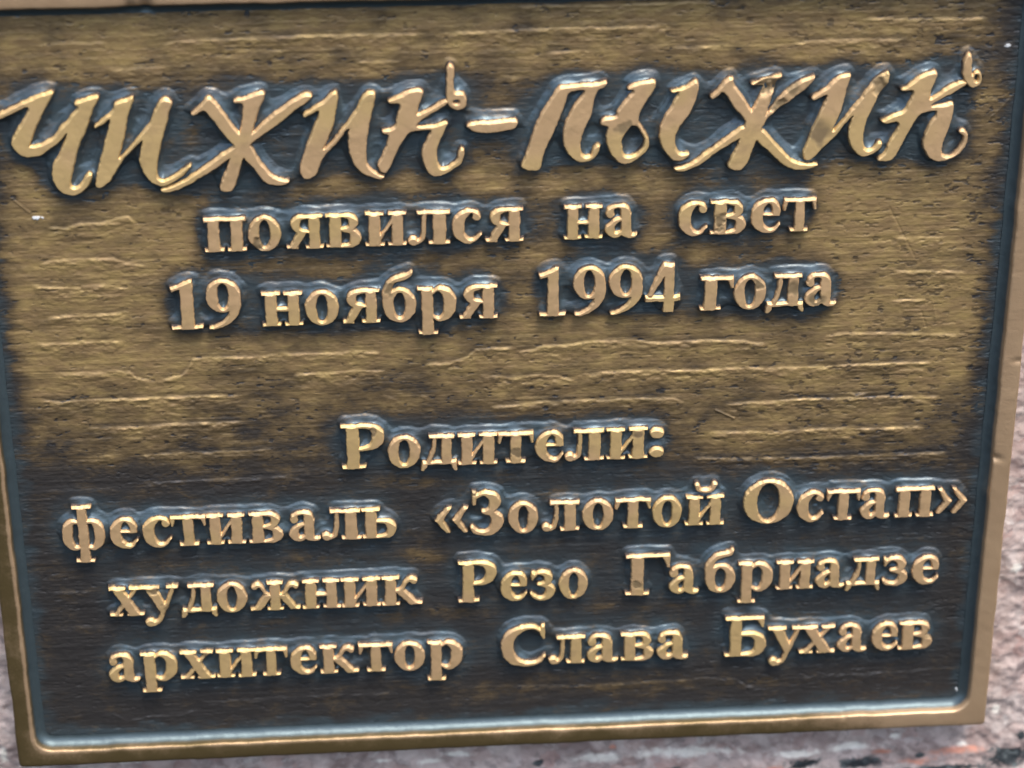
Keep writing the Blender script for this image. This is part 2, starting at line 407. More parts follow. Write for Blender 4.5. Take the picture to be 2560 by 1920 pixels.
LINES = [
{'b': 224.777, 's': 0.00375, 'xh': 13.609, 'l': [('п', 85.48, 101.29), ('о', 102.17, 114.59), ('я', 116.57, 130.69), ('в', 131.79, 145.27), ('и', 146.82, 162.55), ('л', 162.99, 179.19), ('с', 180.08, 191.42), ('я', 192.98, 207.33), ('н', 223.18, 237.94), ('а', 239.06, 251.61), ('с', 267.56, 278.81), ('в', 279.93, 293.9), ('е', 295.71, 307.22), ('т', 308.22, 320.88)]},
{'b': 192.641, 's': 0.00352, 'xh': 13.92, 'l': [('1', 70.76, 82.56), ('9', 84.34, 97.73), ('н', 105.64, 121.54), ('о', 122.43, 135.44), ('я', 136.79, 151.39), ('б', 152.52, 165.57), ('р', 166.25, 181.14), ('я', 182.27, 197.19), ('1', 213.59, 223.8), ('9', 226.75, 239.48), ('9', 240.84, 254.05), ('4', 255.19, 268.88), ('г', 277.11, 289.92), ('о', 290.15, 302.98), ('д', 302.85, 318.0), ('а', 318.46, 331.11)]},
{'b': 128.671, 's': 0.00025, 'xh': 13.663, 'l': [('Р', 134.15, 151.54), ('о', 152.7, 165.71), ('д', 165.94, 180.37), ('и', 180.83, 196.69), ('т', 197.02, 211.27), ('е', 212.2, 223.44), ('л', 223.9, 239.85), ('и', 240.79, 257.47), (':', 258.41, 264.06)]},
{'b': 96.254, 's': 0.00044, 'xh': 13.565, 'l': [('ф', 20.35, 37.29), ('е', 39.61, 50.54), ('с', 52.63, 64.04), ('т', 64.04, 78.03), ('и', 78.27, 93.92), ('в', 95.33, 109.24), ('а', 111.82, 124.25), ('л', 124.72, 140.71), ('ь', 141.18, 155.31), ('«', 170.89, 184.6), ('З', 185.31, 199.05), ('о', 200.94, 213.14), ('л', 214.57, 230.02), ('о', 231.21, 244.08), ('т', 244.79, 259.35), ('о', 260.07, 272.26), ('й', 273.93, 289.75), ('О', 297.66, 318.43), ('с', 320.11, 331.19), ('т', 332.4, 346.15), ('а', 346.64, 358.96), ('п', 361.14, 377.13), ('»', 378.34, 390.96)]},
{'b': 64.111, 's': -0.00066, 'xh': 13.297, 'l': [('х', 36.53, 50.45), ('у', 49.74, 64.87), ('д', 65.58, 80.27), ('о', 80.5, 92.84), ('ж', 94.27, 114.57), ('н', 115.53, 131.02), ('и', 131.5, 147.74), ('к', 148.22, 164.98), ('Р', 179.85, 195.95), ('е', 197.63, 208.56), ('з', 210.01, 220.14), ('о', 221.83, 233.9), ('Г', 249.63, 268.06), ('а', 268.06, 280.45), ('б', 282.88, 295.78), ('р', 297.0, 311.49), ('и', 313.05, 328.59), ('а', 329.81, 341.81), ('д', 342.3, 357.01), ('з', 358.0, 368.56), ('е', 370.53, 381.84)]},
{'b': 32.09, 's': -0.00126, 'xh': 13.226, 'l': [('а', 33.93, 46.38), ('р', 47.1, 62.21), ('х', 63.41, 77.59), ('и', 78.41, 94.44), ('т', 94.3, 108.05), ('е', 109.26, 120.13), ('к', 121.58, 137.56), ('т', 137.81, 151.88), ('о', 152.6, 165.48), ('р', 166.46, 181.31), ('С', 197.41, 216.33), ('л', 217.55, 232.99), ('а', 233.97, 246.98), ('в', 248.21, 262.23), ('а', 263.7, 277.01), ('Б', 292.56, 310.12), ('у', 310.72, 325.83), ('х', 324.35, 339.74), ('а', 340.98, 353.17), ('е', 355.41, 366.62), ('в', 367.12, 381.6)]}]
TITLE = [
('script_letter', [(1, [(10.57, 282.01), (13.7, 283.59), (23.01, 287.95), (32.21, 291.4), (34.1, 290.9), (33.02, 288.78), (30.03, 283.92), (25.67, 275.9), (23.39, 270.72), (24.49, 270.23), (27.32, 270.83), (30.7, 272.78), (33.16, 274.08), (35.13, 276.97), (38.89, 280.94), (42.65, 285.12), (41.17, 285.17), (41.1, 286.74), (43.71, 287.48), (47.21, 288.81), (50.29, 289.17), (49.85, 286.94), (47.6, 283.4), (45.16, 277.13), (41.76, 269.93), (39.54, 264.03), (37.43, 257.17), (37.06, 254.39), (38.17, 253.33), (40.15, 253.83), (41.94, 256.09), (43.46, 258.69), (45.52, 258.67), (45.67, 257.37), (43.81, 253.71), (40.98, 250.91), (37.87, 249.89), (35.31, 250.25), (33.26, 251.49), (31.17, 254.58), (30.4, 258.78), (31.33, 263.37), (34.99, 268.31), (37.98, 275.52), (35.57, 272.41), (31.19, 268.79), (27.55, 266.47), (25.18, 266.23), (21.89, 265.41), (19.24, 266.73), (17.13, 269.09), (16.49, 271.62), (18.42, 275.66), (22.59, 281.43), (25.01, 285.87), (18.75, 283.35), (13.44, 281.02), (10.34, 279.76)])]),
('script_letter', [(1, [(47.51, 277.28), (50.25, 279.47), (53.9, 282.4), (55.52, 284.07), (55.65, 286.23), (58.52, 287.04), (63.16, 288.8), (62.74, 286.56), (60.41, 281.21), (58.78, 273.98), (57.1, 269.0), (55.76, 263.99), (57.28, 265.78), (61.45, 269.78), (64.76, 273.8), (68.51, 278.24), (70.12, 282.73), (72.08, 286.29), (74.3, 287.53), (76.18, 286.98), (76.98, 285.69), (76.08, 282.56), (74.45, 277.61), (72.26, 270.83), (70.2, 263.07), (69.13, 258.48), (69.92, 256.13), (71.77, 254.82), (77.38, 257.75), (81.93, 261.09), (82.65, 260.28), (78.12, 255.87), (73.15, 252.86), (70.07, 252.31), (66.36, 254.85), (63.91, 259.57), (63.23, 263.75), (64.23, 267.86), (65.44, 271.49), (61.74, 267.94), (57.35, 263.94), (52.16, 255.54), (48.48, 252.72), (46.55, 252.92), (46.13, 254.1), (48.08, 261.0), (49.61, 266.48), (52.45, 275.09), (53.94, 280.27), (51.43, 278.21), (47.75, 276.0)])]),
('script_letter', [(1, [(83.46, 281.07), (86.83, 283.6), (89.4, 287.05), (91.35, 287.53), (93.34, 285.21), (96.46, 280.14), (99.79, 274.57), (104.07, 270.32), (102.09, 265.78), (98.77, 268.18), (95.55, 271.95), (92.03, 277.77), (88.55, 282.41), (86.68, 281.34), (84.24, 279.96)]), (1, [(99.66, 268.61), (91.12, 262.88), (82.05, 256.44), (75.33, 253.17), (69.92, 251.38), (70.77, 249.95), (75.14, 250.37), (79.59, 252.0), (87.7, 256.73), (96.94, 262.7), (100.37, 265.83)]), (1, [(99.52, 286.39), (103.26, 286.73), (107.63, 288.32), (110.44, 289.0), (111.56, 288.3), (111.17, 286.5), (109.03, 282.49), (106.97, 276.18), (104.98, 271.21), (104.27, 266.17), (101.67, 262.09), (100.33, 257.49), (98.27, 251.96), (96.83, 249.57), (93.14, 249.79), (92.27, 251.92), (95.13, 257.66), (97.19, 263.16), (99.2, 268.17), (101.72, 274.51), (102.38, 278.6), (103.58, 284.69), (99.72, 284.67)]), (1, [(103.23, 270.8), (107.4, 274.57), (111.93, 278.77), (118.61, 283.57), (124.7, 287.15), (126.65, 287.72), (128.88, 286.8), (128.49, 285.54), (121.83, 280.75), (115.2, 275.48), (107.17, 270.13), (104.35, 267.55)]), (1, [(103.13, 268.97), (105.26, 268.44), (106.84, 264.01), (109.23, 260.0), (112.92, 255.7), (116.22, 253.73), (118.7, 253.74), (118.9, 252.47), (115.66, 251.17), (110.9, 251.93), (108.4, 254.21), (106.5, 257.76), (101.94, 263.01)])]),
('script_letter', [(1, [(124.87, 279.52), (129.3, 282.35), (133.72, 285.39), (135.98, 288.04), (138.13, 288.2), (138.48, 286.16), (137.43, 281.2), (136.82, 276.66), (134.43, 270.77), (131.83, 265.32), (135.21, 268.45), (140.21, 274.73), (143.83, 279.19), (146.58, 284.11), (148.41, 287.23), (150.59, 287.98), (152.29, 287.34), (152.22, 285.31), (150.75, 279.44), (149.24, 273.08), (148.11, 264.82), (147.94, 259.72), (149.61, 257.34), (152.17, 255.15), (154.55, 254.38), (154.83, 253.43), (153.4, 252.54), (150.79, 253.23), (146.91, 254.99), (143.95, 257.98), (141.96, 263.15), (141.46, 267.33), (141.82, 271.47), (142.27, 274.21), (137.35, 267.92), (132.38, 262.99), (130.26, 258.88), (129.47, 255.64), (126.76, 253.62), (124.16, 253.94), (122.96, 256.31), (123.3, 259.09), (125.07, 264.6), (127.53, 271.44), (130.39, 277.76), (131.39, 280.92), (128.32, 279.65), (125.45, 278.14)])]),
('script_letter', [(1, [(156.63, 284.18), (160.86, 285.74), (163.93, 287.68), (168.26, 288.6), (170.18, 287.5), (169.46, 284.35), (168.08, 280.75), (167.67, 278.11), (173.28, 281.05), (178.97, 284.3), (179.81, 282.46), (174.11, 279.2), (168.17, 275.26), (167.27, 273.91), (172.7, 273.84), (178.38, 275.32), (179.06, 274.48), (178.33, 272.2), (176.07, 268.12), (174.69, 264.0), (174.94, 258.87), (176.95, 256.24), (182.27, 259.34), (182.9, 263.28), (183.88, 264.64), (185.18, 263.9), (185.15, 261.58), (184.0, 257.89), (180.67, 255.8), (176.24, 253.6), (173.82, 253.2), (171.65, 254.3), (169.75, 258.1), (168.88, 262.32), (169.47, 265.08), (171.3, 269.19), (173.2, 272.45), (167.45, 271.98), (164.83, 271.6), (162.12, 267.85), (159.83, 263.53), (157.51, 258.25), (155.67, 255.18), (153.28, 255.82), (152.39, 258.18), (153.67, 261.4), (156.0, 266.89), (157.2, 270.54), (154.39, 270.99), (154.21, 272.38), (157.49, 273.15), (159.25, 274.15), (160.21, 277.79), (161.74, 282.99), (157.53, 282.56)])]),
('script_letter', [(1, [(179.19, 297.16), (180.49, 297.8), (181.85, 296.64), (181.49, 293.05), (181.23, 289.9), (181.69, 286.63), (184.2, 286.74), (185.49, 286.15), (186.23, 282.95), (185.63, 280.23), (182.79, 279.31), (180.64, 280.29), (178.94, 282.25), (178.56, 285.45), (178.91, 293.12)]), (-1, [(183.63, 283.03), (183.57, 282.8), (183.39, 282.61), (183.12, 282.45), (182.78, 282.36), (182.4, 282.33), (182.03, 282.38), (181.69, 282.49), (181.43, 282.66), (181.26, 282.87), (181.2, 283.1), (181.27, 283.32), (181.44, 283.52), (181.71, 283.67), (182.05, 283.77), (182.43, 283.79), (182.8, 283.74), (183.14, 283.63), (183.4, 283.46), (183.57, 283.25)])]),
('hyphen', [(1, [(185.75, 273.45), (188.16, 274.76), (194.04, 274.72), (203.29, 275.45), (205.16, 274.84), (205.46, 273.0), (204.27, 271.28), (198.37, 270.31), (193.56, 270.04), (189.64, 270.48), (187.25, 271.93)])]),
('script_letter', [(1, [(221.58, 288.06), (230.27, 288.4), (235.48, 288.8), (238.09, 289.5), (239.18, 288.92), (238.12, 286.82), (235.3, 285.85), (233.83, 281.1), (233.43, 277.45), (232.15, 273.35), (229.99, 269.72), (228.94, 264.65), (229.4, 261.38), (231.41, 259.45), (233.6, 260.31), (234.89, 264.0), (236.87, 264.17), (236.24, 261.16), (234.07, 258.43), (231.43, 257.34), (228.33, 257.44), (225.23, 259.64), (223.0, 263.44), (222.41, 267.63), (222.96, 272.24), (224.69, 276.33), (226.84, 280.85), (229.44, 283.51), (231.16, 286.2), (224.63, 285.7), (223.78, 282.31), (221.63, 276.42), (219.46, 270.96), (217.28, 265.94), (215.09, 261.35), (214.21, 255.3), (213.11, 254.4), (208.92, 254.53), (206.72, 255.77), (206.81, 257.41), (208.93, 262.01), (211.14, 270.29), (214.64, 278.0), (218.11, 283.84), (220.71, 287.63)])]),
('script_letter', [(1, [(246.86, 285.52), (247.05, 287.1), (249.43, 288.17), (253.34, 288.97), (256.38, 289.56), (257.63, 288.62), (256.9, 285.91), (254.79, 282.32), (252.25, 278.27), (251.21, 275.08), (251.04, 272.78), (253.3, 269.94), (254.93, 265.71), (255.21, 262.91), (254.36, 261.07), (250.88, 257.9), (247.37, 255.9), (244.27, 256.23), (241.13, 259.14), (239.3, 263.87), (238.9, 267.6), (239.63, 271.51), (236.56, 271.83), (236.97, 274.12), (238.27, 275.1), (242.22, 275.12), (243.91, 278.97), (246.91, 283.01), (249.48, 285.67)]), (-1, [(247.99, 271.03), (249.74, 271.9), (251.98, 269.52), (253.6, 265.75), (253.44, 262.97), (250.84, 260.24), (248.2, 259.16), (245.76, 259.93), (244.83, 262.76), (245.0, 266.02), (246.49, 268.76)])]),
('script_letter', [(1, [(263.05, 285.05), (265.66, 285.43), (268.7, 286.48), (271.27, 288.23), (273.0, 288.86), (273.58, 287.25), (273.35, 284.52), (272.01, 278.15), (269.06, 273.63), (266.09, 269.55), (265.07, 266.34), (265.39, 262.6), (267.25, 259.5), (270.78, 259.86), (270.83, 258.45), (268.65, 256.88), (265.11, 256.52), (262.38, 258.95), (260.07, 262.76), (258.99, 267.45), (259.44, 271.14), (261.94, 276.61), (264.46, 281.12), (266.56, 284.72), (263.74, 283.66)])]),
('script_letter', [(1, [(277.94, 282.33), (280.6, 284.31), (283.1, 287.89), (285.24, 289.42), (286.91, 289.24), (286.39, 287.8), (288.95, 284.07), (292.22, 279.39), (294.61, 274.72), (296.98, 270.94), (293.99, 268.25), (291.37, 272.96), (287.93, 276.3), (285.11, 280.98), (282.79, 284.25), (280.68, 282.02), (278.52, 280.94)]), (1, [(291.24, 270.65), (286.93, 267.53), (280.47, 262.13), (273.97, 257.18), (269.61, 254.5), (264.95, 253.94), (265.66, 252.36), (269.67, 252.38), (274.06, 254.36), (278.41, 257.51), (284.9, 262.47), (289.69, 264.89), (294.03, 267.32)]), (1, [(293.22, 287.06), (295.82, 287.89), (299.83, 288.69), (303.2, 289.82), (305.17, 290.0), (304.79, 288.64), (302.88, 287.33), (302.52, 285.51), (301.98, 282.78), (300.65, 278.23), (299.88, 275.48), (298.76, 270.89), (298.01, 267.66), (295.98, 263.06), (294.4, 258.43), (293.21, 254.7), (291.08, 252.17), (287.96, 251.94), (285.57, 253.76), (285.84, 254.93), (288.1, 260.03), (289.92, 264.65), (291.66, 271.1), (293.69, 275.67), (295.73, 279.75), (297.33, 283.37), (298.99, 285.84), (294.15, 285.98)]), (1, [(297.87, 270.92), (300.41, 275.47), (302.81, 279.08), (306.15, 283.12), (309.96, 286.44), (315.99, 289.01), (317.73, 289.41), (317.37, 287.83), (315.31, 285.14), (309.38, 280.27), (305.53, 277.62), (302.99, 275.16), (300.5, 273.62), (298.82, 269.5)]), (1, [(296.58, 270.03), (298.86, 268.57), (300.81, 266.65), (304.58, 261.86), (308.81, 257.27), (313.42, 254.45), (319.84, 254.1), (320.77, 253.37), (318.39, 251.79), (313.94, 251.22), (308.5, 252.57), (304.39, 256.24), (301.12, 259.63), (295.95, 264.0)])]),
('script_letter', [(1, [(316.52, 280.52), (319.94, 282.72), (323.3, 285.83), (326.22, 288.71), (330.12, 289.74), (331.39, 289.25), (330.73, 286.99), (329.68, 282.44), (328.73, 276.02), (326.77, 271.44), (325.06, 266.38), (329.0, 271.38), (332.28, 275.91), (335.58, 279.97), (337.6, 283.13), (339.61, 286.28), (342.11, 288.49), (345.53, 290.22), (346.07, 288.84), (345.43, 285.2), (342.57, 281.61), (341.83, 279.33), (339.91, 274.76), (338.0, 269.71), (337.4, 265.07), (337.41, 261.32), (339.12, 259.16), (341.8, 259.31), (343.17, 262.32), (344.95, 262.41), (344.88, 260.16), (342.79, 257.87), (338.88, 255.87), (336.6, 256.41), (333.75, 259.09), (331.7, 263.37), (331.48, 267.12), (332.37, 270.81), (333.31, 273.57), (329.16, 268.58), (325.86, 264.02), (322.47, 260.84), (319.09, 257.19), (316.96, 255.14), (315.13, 255.9), (314.5, 257.8), (315.34, 260.59), (316.83, 266.16), (319.18, 272.13), (321.91, 278.99), (323.1, 281.48), (320.48, 280.87), (317.26, 279.12)])]),
('script_letter', [(1, [(350.68, 282.98), (354.31, 284.94), (358.03, 288.5), (363.23, 289.95), (364.41, 289.0), (363.76, 286.05), (362.45, 282.87), (361.8, 279.67), (363.17, 279.16), (368.2, 283.16), (371.6, 285.13), (375.08, 285.95), (376.11, 284.32), (371.02, 281.24), (365.92, 278.16), (362.08, 275.96), (366.94, 276.51), (370.89, 277.32), (371.52, 276.15), (371.35, 271.51), (370.04, 265.48), (368.2, 260.38), (368.04, 256.61), (370.41, 255.12), (373.91, 256.43), (376.28, 260.6), (376.5, 263.41), (374.37, 264.65), (374.48, 266.05), (376.26, 266.33), (377.99, 264.31), (378.23, 261.48), (376.92, 258.23), (374.44, 255.47), (370.09, 253.48), (366.06, 253.13), (362.7, 255.84), (360.58, 260.14), (360.78, 263.42), (362.61, 268.98), (365.42, 273.08), (364.46, 274.04), (359.61, 273.25), (357.51, 271.46), (355.19, 266.4), (352.87, 261.32), (350.95, 256.67), (348.87, 254.14), (343.93, 254.06), (343.21, 254.79), (345.97, 257.3), (347.86, 262.41), (349.82, 266.56), (351.2, 269.09), (349.57, 270.07), (345.17, 269.27), (343.99, 270.23), (345.9, 271.57), (349.78, 273.54), (352.84, 274.38), (354.36, 278.04), (356.25, 282.59), (351.41, 282.04)])]),
('script_letter', [(1, [(374.01, 293.52), (375.52, 296.66), (376.84, 295.71), (377.29, 292.52), (377.42, 288.86), (378.07, 287.47), (378.37, 289.06), (380.12, 289.47), (381.23, 287.84), (381.24, 284.17), (379.34, 282.84), (377.13, 282.68), (375.66, 284.33), (374.62, 286.19), (373.65, 289.88)]), (-1, [(380.05, 286.59), (380.05, 286.16), (379.98, 285.78), (379.85, 285.48), (379.67, 285.29), (379.45, 285.23), (379.23, 285.3), (379.01, 285.51), (378.83, 285.82), (378.7, 286.2), (378.62, 286.63), (378.62, 287.06), (378.69, 287.44), (378.82, 287.74), (379.01, 287.93), (379.22, 287.99), (379.45, 287.91), (379.66, 287.71), (379.84, 287.4), (379.98, 287.02)])])]
pieces = []      # (kind, prims, smoothing, bbox, small?)
for ln in LINES:
    for ch, x0, x1 in ln['l']:
        yb = ln['b'] + ln['s'] * 0.5 * (x0 + x1)
        pr, k = glyph_prims(ch, x0, x1, yb, ln['xh'])
        kind = 'numeral' if ch in '194' else 'punctuation_mark' if ch in '«»:' else 'letter'
        ys = [q[1] for p in pr for q in p[1]]
        pieces.append((kind, pr, k, (x0, min(ys) - 1, x1, max(ys) + 1), ch))
for kind, polys in TITLE:
    pr = []
    hole = None
    for sgn, pts in polys:
        pts = chaikin(pts, 2)
        if sgn > 0: pr.append((1, pts))
        else: hole = pts
    if hole: pr[0] = (2, pr[0][1], hole)
    xs = [q[0] for p in pr for q in p[1]]; ys = [q[1] for p in pr for q in p[1]]
    pieces.append((kind, pr, 0.6, (min(xs), min(ys), max(xs), max(ys)), None))

def warp(X, Y):
    dx = 0.16 * fbm(X, Y, 3.2, 3.2, 301, 2) + 0.10 * vnoise(X / 1.1, Y / 1.1, 305)
    dy = 0.16 * fbm(X, Y, 3.2, 3.2, 311, 2) + 0.10 * vnoise(X / 1.1, Y / 1.1, 315)
    return (X + dx).astype(np.float32), (Y + dy).astype(np.float32)

def piece_sd(pc, X, Y):
    d = None
    for p in pc[1]:
        if p[0] == 1: s = sd_poly(X, Y, p[1])
        elif p[0] == 2: s = np.maximum(sd_poly(X, Y, p[1]), -sd_poly(X, Y, p[2]))
        else: s = sd_stroke(X, Y, p[1])
        d = s if d is None else smin(d, s, pc[2])
    return d

# ------------------------------------------------------------------ granite wall
def prop(o, **k):
    for a, v in k.items(): o[a] = v
def build_wall():
    xs = np.arange(-75, W + 85, 0.75); ys = np.arange(-70, H + 70, 0.75)
    X, Y = np.meshgrid(xs, ys)
    Z = -9 + 2.2 * fbm(X, Y, 40, 34, 51, 3) + 0.9 * fbm(X, Y, 10, 9, 61, 4) + 0.22 * fbm(X, Y, 2.4, 2.4, 71, 2)
    Z = np.minimum(Z, -3.0)
    def blobs(L_):
        A = np.zeros_like(X)
        for x, y, rx, ry in L_:
            A = np.maximum(A, np.exp(-((X - x) / rx) ** 2 - ((Y - y) / ry) ** 2))
        return A
    pale = blobs(PALE); salmon = blobs(SALMON); mica = blobs(MICA)
    edge = (X < xs[1]) | (X > xs[-2]) | (Y < ys[1]) | (Y > ys[-2])
    Z = np.where(edge, -120.0, Z)          # the block's sides run back from the face
    me = grid_mesh("granite_wall", X - W / 2, Y, Z, None, dict(pale=pale, salmon=salmon, mica=mica))
    me.materials.append(GRANITE)
    o = bpy.data.objects.new("granite_wall", me); o.location = ROOT
    COL.objects.link(o)
    prop(o, label="rough pinkish grey granite wall with dark mica specks behind the bronze plaque", category="stone wall")
PALE, SALMON, MICA = [(242.3, -26.7, 12.7, 2.9), (279.1, -25.6, 24.4, 2.9), (372.1, -22.0, 3.9, 1.7), (351.8, -27.1, 11.2, 2.4), (328.5, -27.0, 12.2, 2.0), (179.2, -20.2, 7.8, 1.7), (145.9, -21.4, 3.9, 1.2), (166.5, -24.4, 5.9, 1.5), (-16.0, -10.8, 2.0, 5.9), (416.8, -10.9, 2.0, 2.4), (300.5, 315.6, 0.0, 0.0), (403.3, -29.2, 2.9, 2.0), (36.1, -17.9, 7.3, 1.0), (418.8, 62.3, 2.9, 2.9)], [(367.5, -30.1, 5.4, 2.0), (401.4, -31.6, 14.7, 2.9), (383.5, -35.6, 9.8, 2.0), (246.8, -20.8, 2.0, 1.5), (319.1, -34.0, 4.9, 1.5)], [(331.4, -32.8, 9.8, 3.4), (358.5, -36.1, 12.7, 3.9), (424.2, -36.0, 12.7, 7.3), (214.3, -27.0, 2.9, 2.2), (383.8, -32.5, 2.9, 1.7), (394.3, -40.6, 24.4, 2.4), (429.5, -25.1, 2.9, 2.9), (271.6, -33.8, 7.3, 1.5)]
build_wall()

# ------------------------------------------------------------------ plaque
plaque = bpy.data.objects.new("memorial_plaque", None)
plaque.empty_display_size = 0.05
plaque.location = ROOT
COL.objects.link(plaque)
prop(plaque, label="weathered rectangular bronze plaque with raised Russian lettering and a raised border, fixed to granite", category="plaque")
def part(name, me, mat, loc=(0, 0, 0)):
    me.materials.append(mat)
    o = bpy.data.objects.new(name, me); o.parent = plaque; o.location = loc
    COL.objects.link(o)
    return o

RIDGES = [(0.56, [(26.0, 236.0), (32.9, 235.3), (39.1, 237.0), (45.7, 237.0), (52.4, 238.7), (57.2, 239.0), (60.9, 235.8)]), (0.56, [(21.5, 220.4), (26.9, 222.2), (37.9, 222.5), (50.2, 222.3), (54.4, 220.2), (63.6, 218.9)]), (0.56, [(17.2, 212.3), (21.5, 211.5), (32.5, 210.8), (45.7, 211.1), (54.5, 210.0)]), (0.56, [(22.4, 198.0), (27.8, 198.8), (40.3, 199.0), (49.2, 199.0), (54.6, 199.8)]), (0.56, [(17.0, 187.8), (22.3, 187.1), (34.8, 187.4), (43.8, 187.5), (51.8, 186.7)]), (0.56, [(23.8, 174.0), (33.7, 173.9), (47.2, 174.4), (52.6, 173.9), (55.1, 170.8), (62.6, 169.5)]), (0.56, [(63.1, 169.4), (72.3, 171.1), (75.2, 174.0), (77.3, 178.5), (85.8, 178.7), (102.2, 178.5), (113.6, 179.4), (129.4, 179.0), (143.1, 179.3), (152.2, 178.7)]), (0.56, [(115.3, 168.4), (117.7, 170.4), (129.1, 170.4), (142.8, 171.2), (152.8, 170.3)]), (0.56, [(166.6, 171.5), (170.3, 172.9), (179.4, 173.3), (185.4, 175.4), (188.7, 178.5), (195.6, 178.8), (204.8, 178.6)]), (0.56, [(204.8, 176.7), (212.2, 177.6), (214.9, 179.1), (223.6, 179.0), (235.1, 180.1), (251.3, 180.0), (260.5, 178.6), (272.1, 178.7), (283.6, 179.0), (295.3, 178.1), (305.2, 176.4)]), (0.62, [(230.2, 165.5), (239.9, 166.4), (253.8, 166.6), (267.8, 166.1), (281.8, 166.0), (295.7, 166.3), (305.7, 165.6), (324.4, 165.7), (343.2, 166.0), (357.3, 166.0), (372.4, 165.6)]), (0.56, [(189.1, 167.1), (202.9, 165.5), (214.5, 166.1), (221.4, 165.3), (228.8, 163.0)]), (0.45, [(352.1, 220.7), (367.3, 220.2), (374.6, 220.2)]), (0.5, [(352.6, 206.6), (368.4, 205.8), (383.3, 205.1)]), (0.5, [(352.6, 193.6), (364.7, 193.5), (370.7, 193.2)]), (0.5, [(326.1, 178.2), (334.8, 179.9), (349.3, 179.6), (365.8, 178.7), (383.2, 177.6)]), (0.62, [(16.0, 163.0), (23.6, 161.9), (41.7, 162.2), (59.8, 162.0), (78.0, 162.3), (96.2, 161.8)]), (0.62, [(34.3, 149.7), (49.8, 149.3), (63.5, 150.0), (77.2, 150.2), (95.5, 150.0)]), (0.34, [(27.7, 136.9), (47.5, 137.2)]), (0.45, [(53.4, 136.9), (74.1, 137.1), (100.0, 137.1), (108.3, 137.8)]), (0.39, [(52.9, 124.3), (66.3, 124.2), (80.2, 124.7), (99.3, 124.2), (108.6, 124.6), (119.2, 123.0)]), (0.28, [(22.9, 129.3), (29.0, 129.8)]), (0.45, [(164.9, 158.8), (172.8, 159.0)]), (0.39, [(151.1, 159.9), (157.5, 157.8)]), (0.5, [(193.6, 153.0), (202.9, 153.2), (216.8, 154.4), (235.4, 154.2), (254.1, 154.3), (268.1, 153.7), (273.8, 150.9)]), (0.62, [(281.7, 137.9), (292.1, 137.5), (306.9, 136.9), (325.9, 137.5), (349.7, 136.8), (371.2, 136.9)]), (0.67, [(288.5, 150.3), (296.9, 150.7), (306.3, 150.6), (320.4, 151.4), (339.4, 151.1), (353.6, 151.1), (377.4, 150.1)]), (0.5, [(276.5, 126.0), (307.5, 124.9), (328.0, 124.3), (345.8, 124.4), (364.9, 124.4), (382.8, 124.2)]), (0.34, [(28.5, 308.1), (41.1, 308.2), (55.4, 308.1)]), (0.5, [(74.7, 307.3), (87.5, 308.3), (109.1, 308.4), (130.4, 308.7), (151.7, 308.5), (168.8, 308.3)]), (0.5, [(175.2, 308.1), (203.6, 308.7), (216.5, 309.0), (242.4, 309.0), (264.0, 308.6)]), (0.34, [(144.5, 298.3), (162.1, 298.2)]), (0.45, [(216.1, 299.9), (233.9, 300.3)]), (0.39, [(264.3, 300.3), (286.1, 300.6)]), (0.5, [(335.5, 309.6), (351.8, 309.2), (382.6, 308.8)]), (0.5, [(308.4, 300.9), (321.5, 301.5), (352.3, 301.3)]), (0.39, [(54.1, 297.7), (76.2, 297.9)]), (0.34, [(199.5, 291.5), (203.5, 290.3), (207.4, 290.6)]), (0.39, [(203.7, 317.6), (242.3, 317.4), (281.1, 317.7)]), (0.28, [(27.6, 13.6), (32.0, 14.5), (36.7, 11.9), (41.4, 10.8), (48.8, 12.1), (63.5, 12.6), (69.5, 14.9)]), (0.28, [(69.7, 18.4), (93.6, 18.4), (122.9, 18.5), (153.3, 18.4)]), (0.34, [(202.2, 18.9), (236.9, 18.0), (261.7, 18.2), (279.6, 18.7), (284.1, 19.4), (298.6, 18.1), (303.3, 14.0), (312.5, 12.0)]), (0.34, [(325.7, 18.1), (347.3, 18.2), (375.1, 18.0), (384.0, 19.3)]), (0.28, [(12.4, 74.4), (17.6, 74.5), (29.8, 74.4)]), (0.67, [(338.7, 153.8), (342.1, 152.6), (347.3, 153.2)]), (0.28, [(57.7, 119.8), (61.4, 120.2)])]
FLECKS = [(399.7, 109.4, 1.6, 2.4), (397.6, 114.4, 1.0, 0.8), (399.9, 46.9, 0.9, 3.0), (391.5, 297.7, 1.4, 0.6), (22.9, 240.3, 1.8, 0.7), (396.6, 7.4, 2.2, 1.0)]
STAINS = [(341.9, 285.8, 3.67, 1.6), (321.8, 266.6, 4.15, 0.25), (310.7, 284.9, 2.93, 0.3), (304.0, 278.2, 2.44, 1.6), (297.9, 283.4, 3.67, 1.9), (300.4, 287.0, 2.93, 1.2), (106.0, 227.8, 2.93, 1.2), (155.1, 206.7, 2.44, 0.3), (283.5, 231.9, 2.2, 0.6), (283.2, 228.0, 1.71, 0.5), (300.0, 205.0, 1.95, 0.5), (313.5, 202.0, 2.69, 0.5), (253.6, 69.6, 2.2, 0.5), (147.0, 145.5, 1.95, 0.5), (55.2, 76.2, 2.2, 0.8), (60.1, 65.4, 2.44, 0.5), (73.4, 43.9, 1.95, 0.4), (380.1, 39.6, 1.71, 0.6), (245.2, 270.8, 2.44, 0.2), (322.9, 197.2, 2.44, 0.3), (186.8, 115.9, 1.71, 0.5), (253.4, 139.6, 2.2, 0.2), (203.9, 133.7, 1.95, 0.3)]
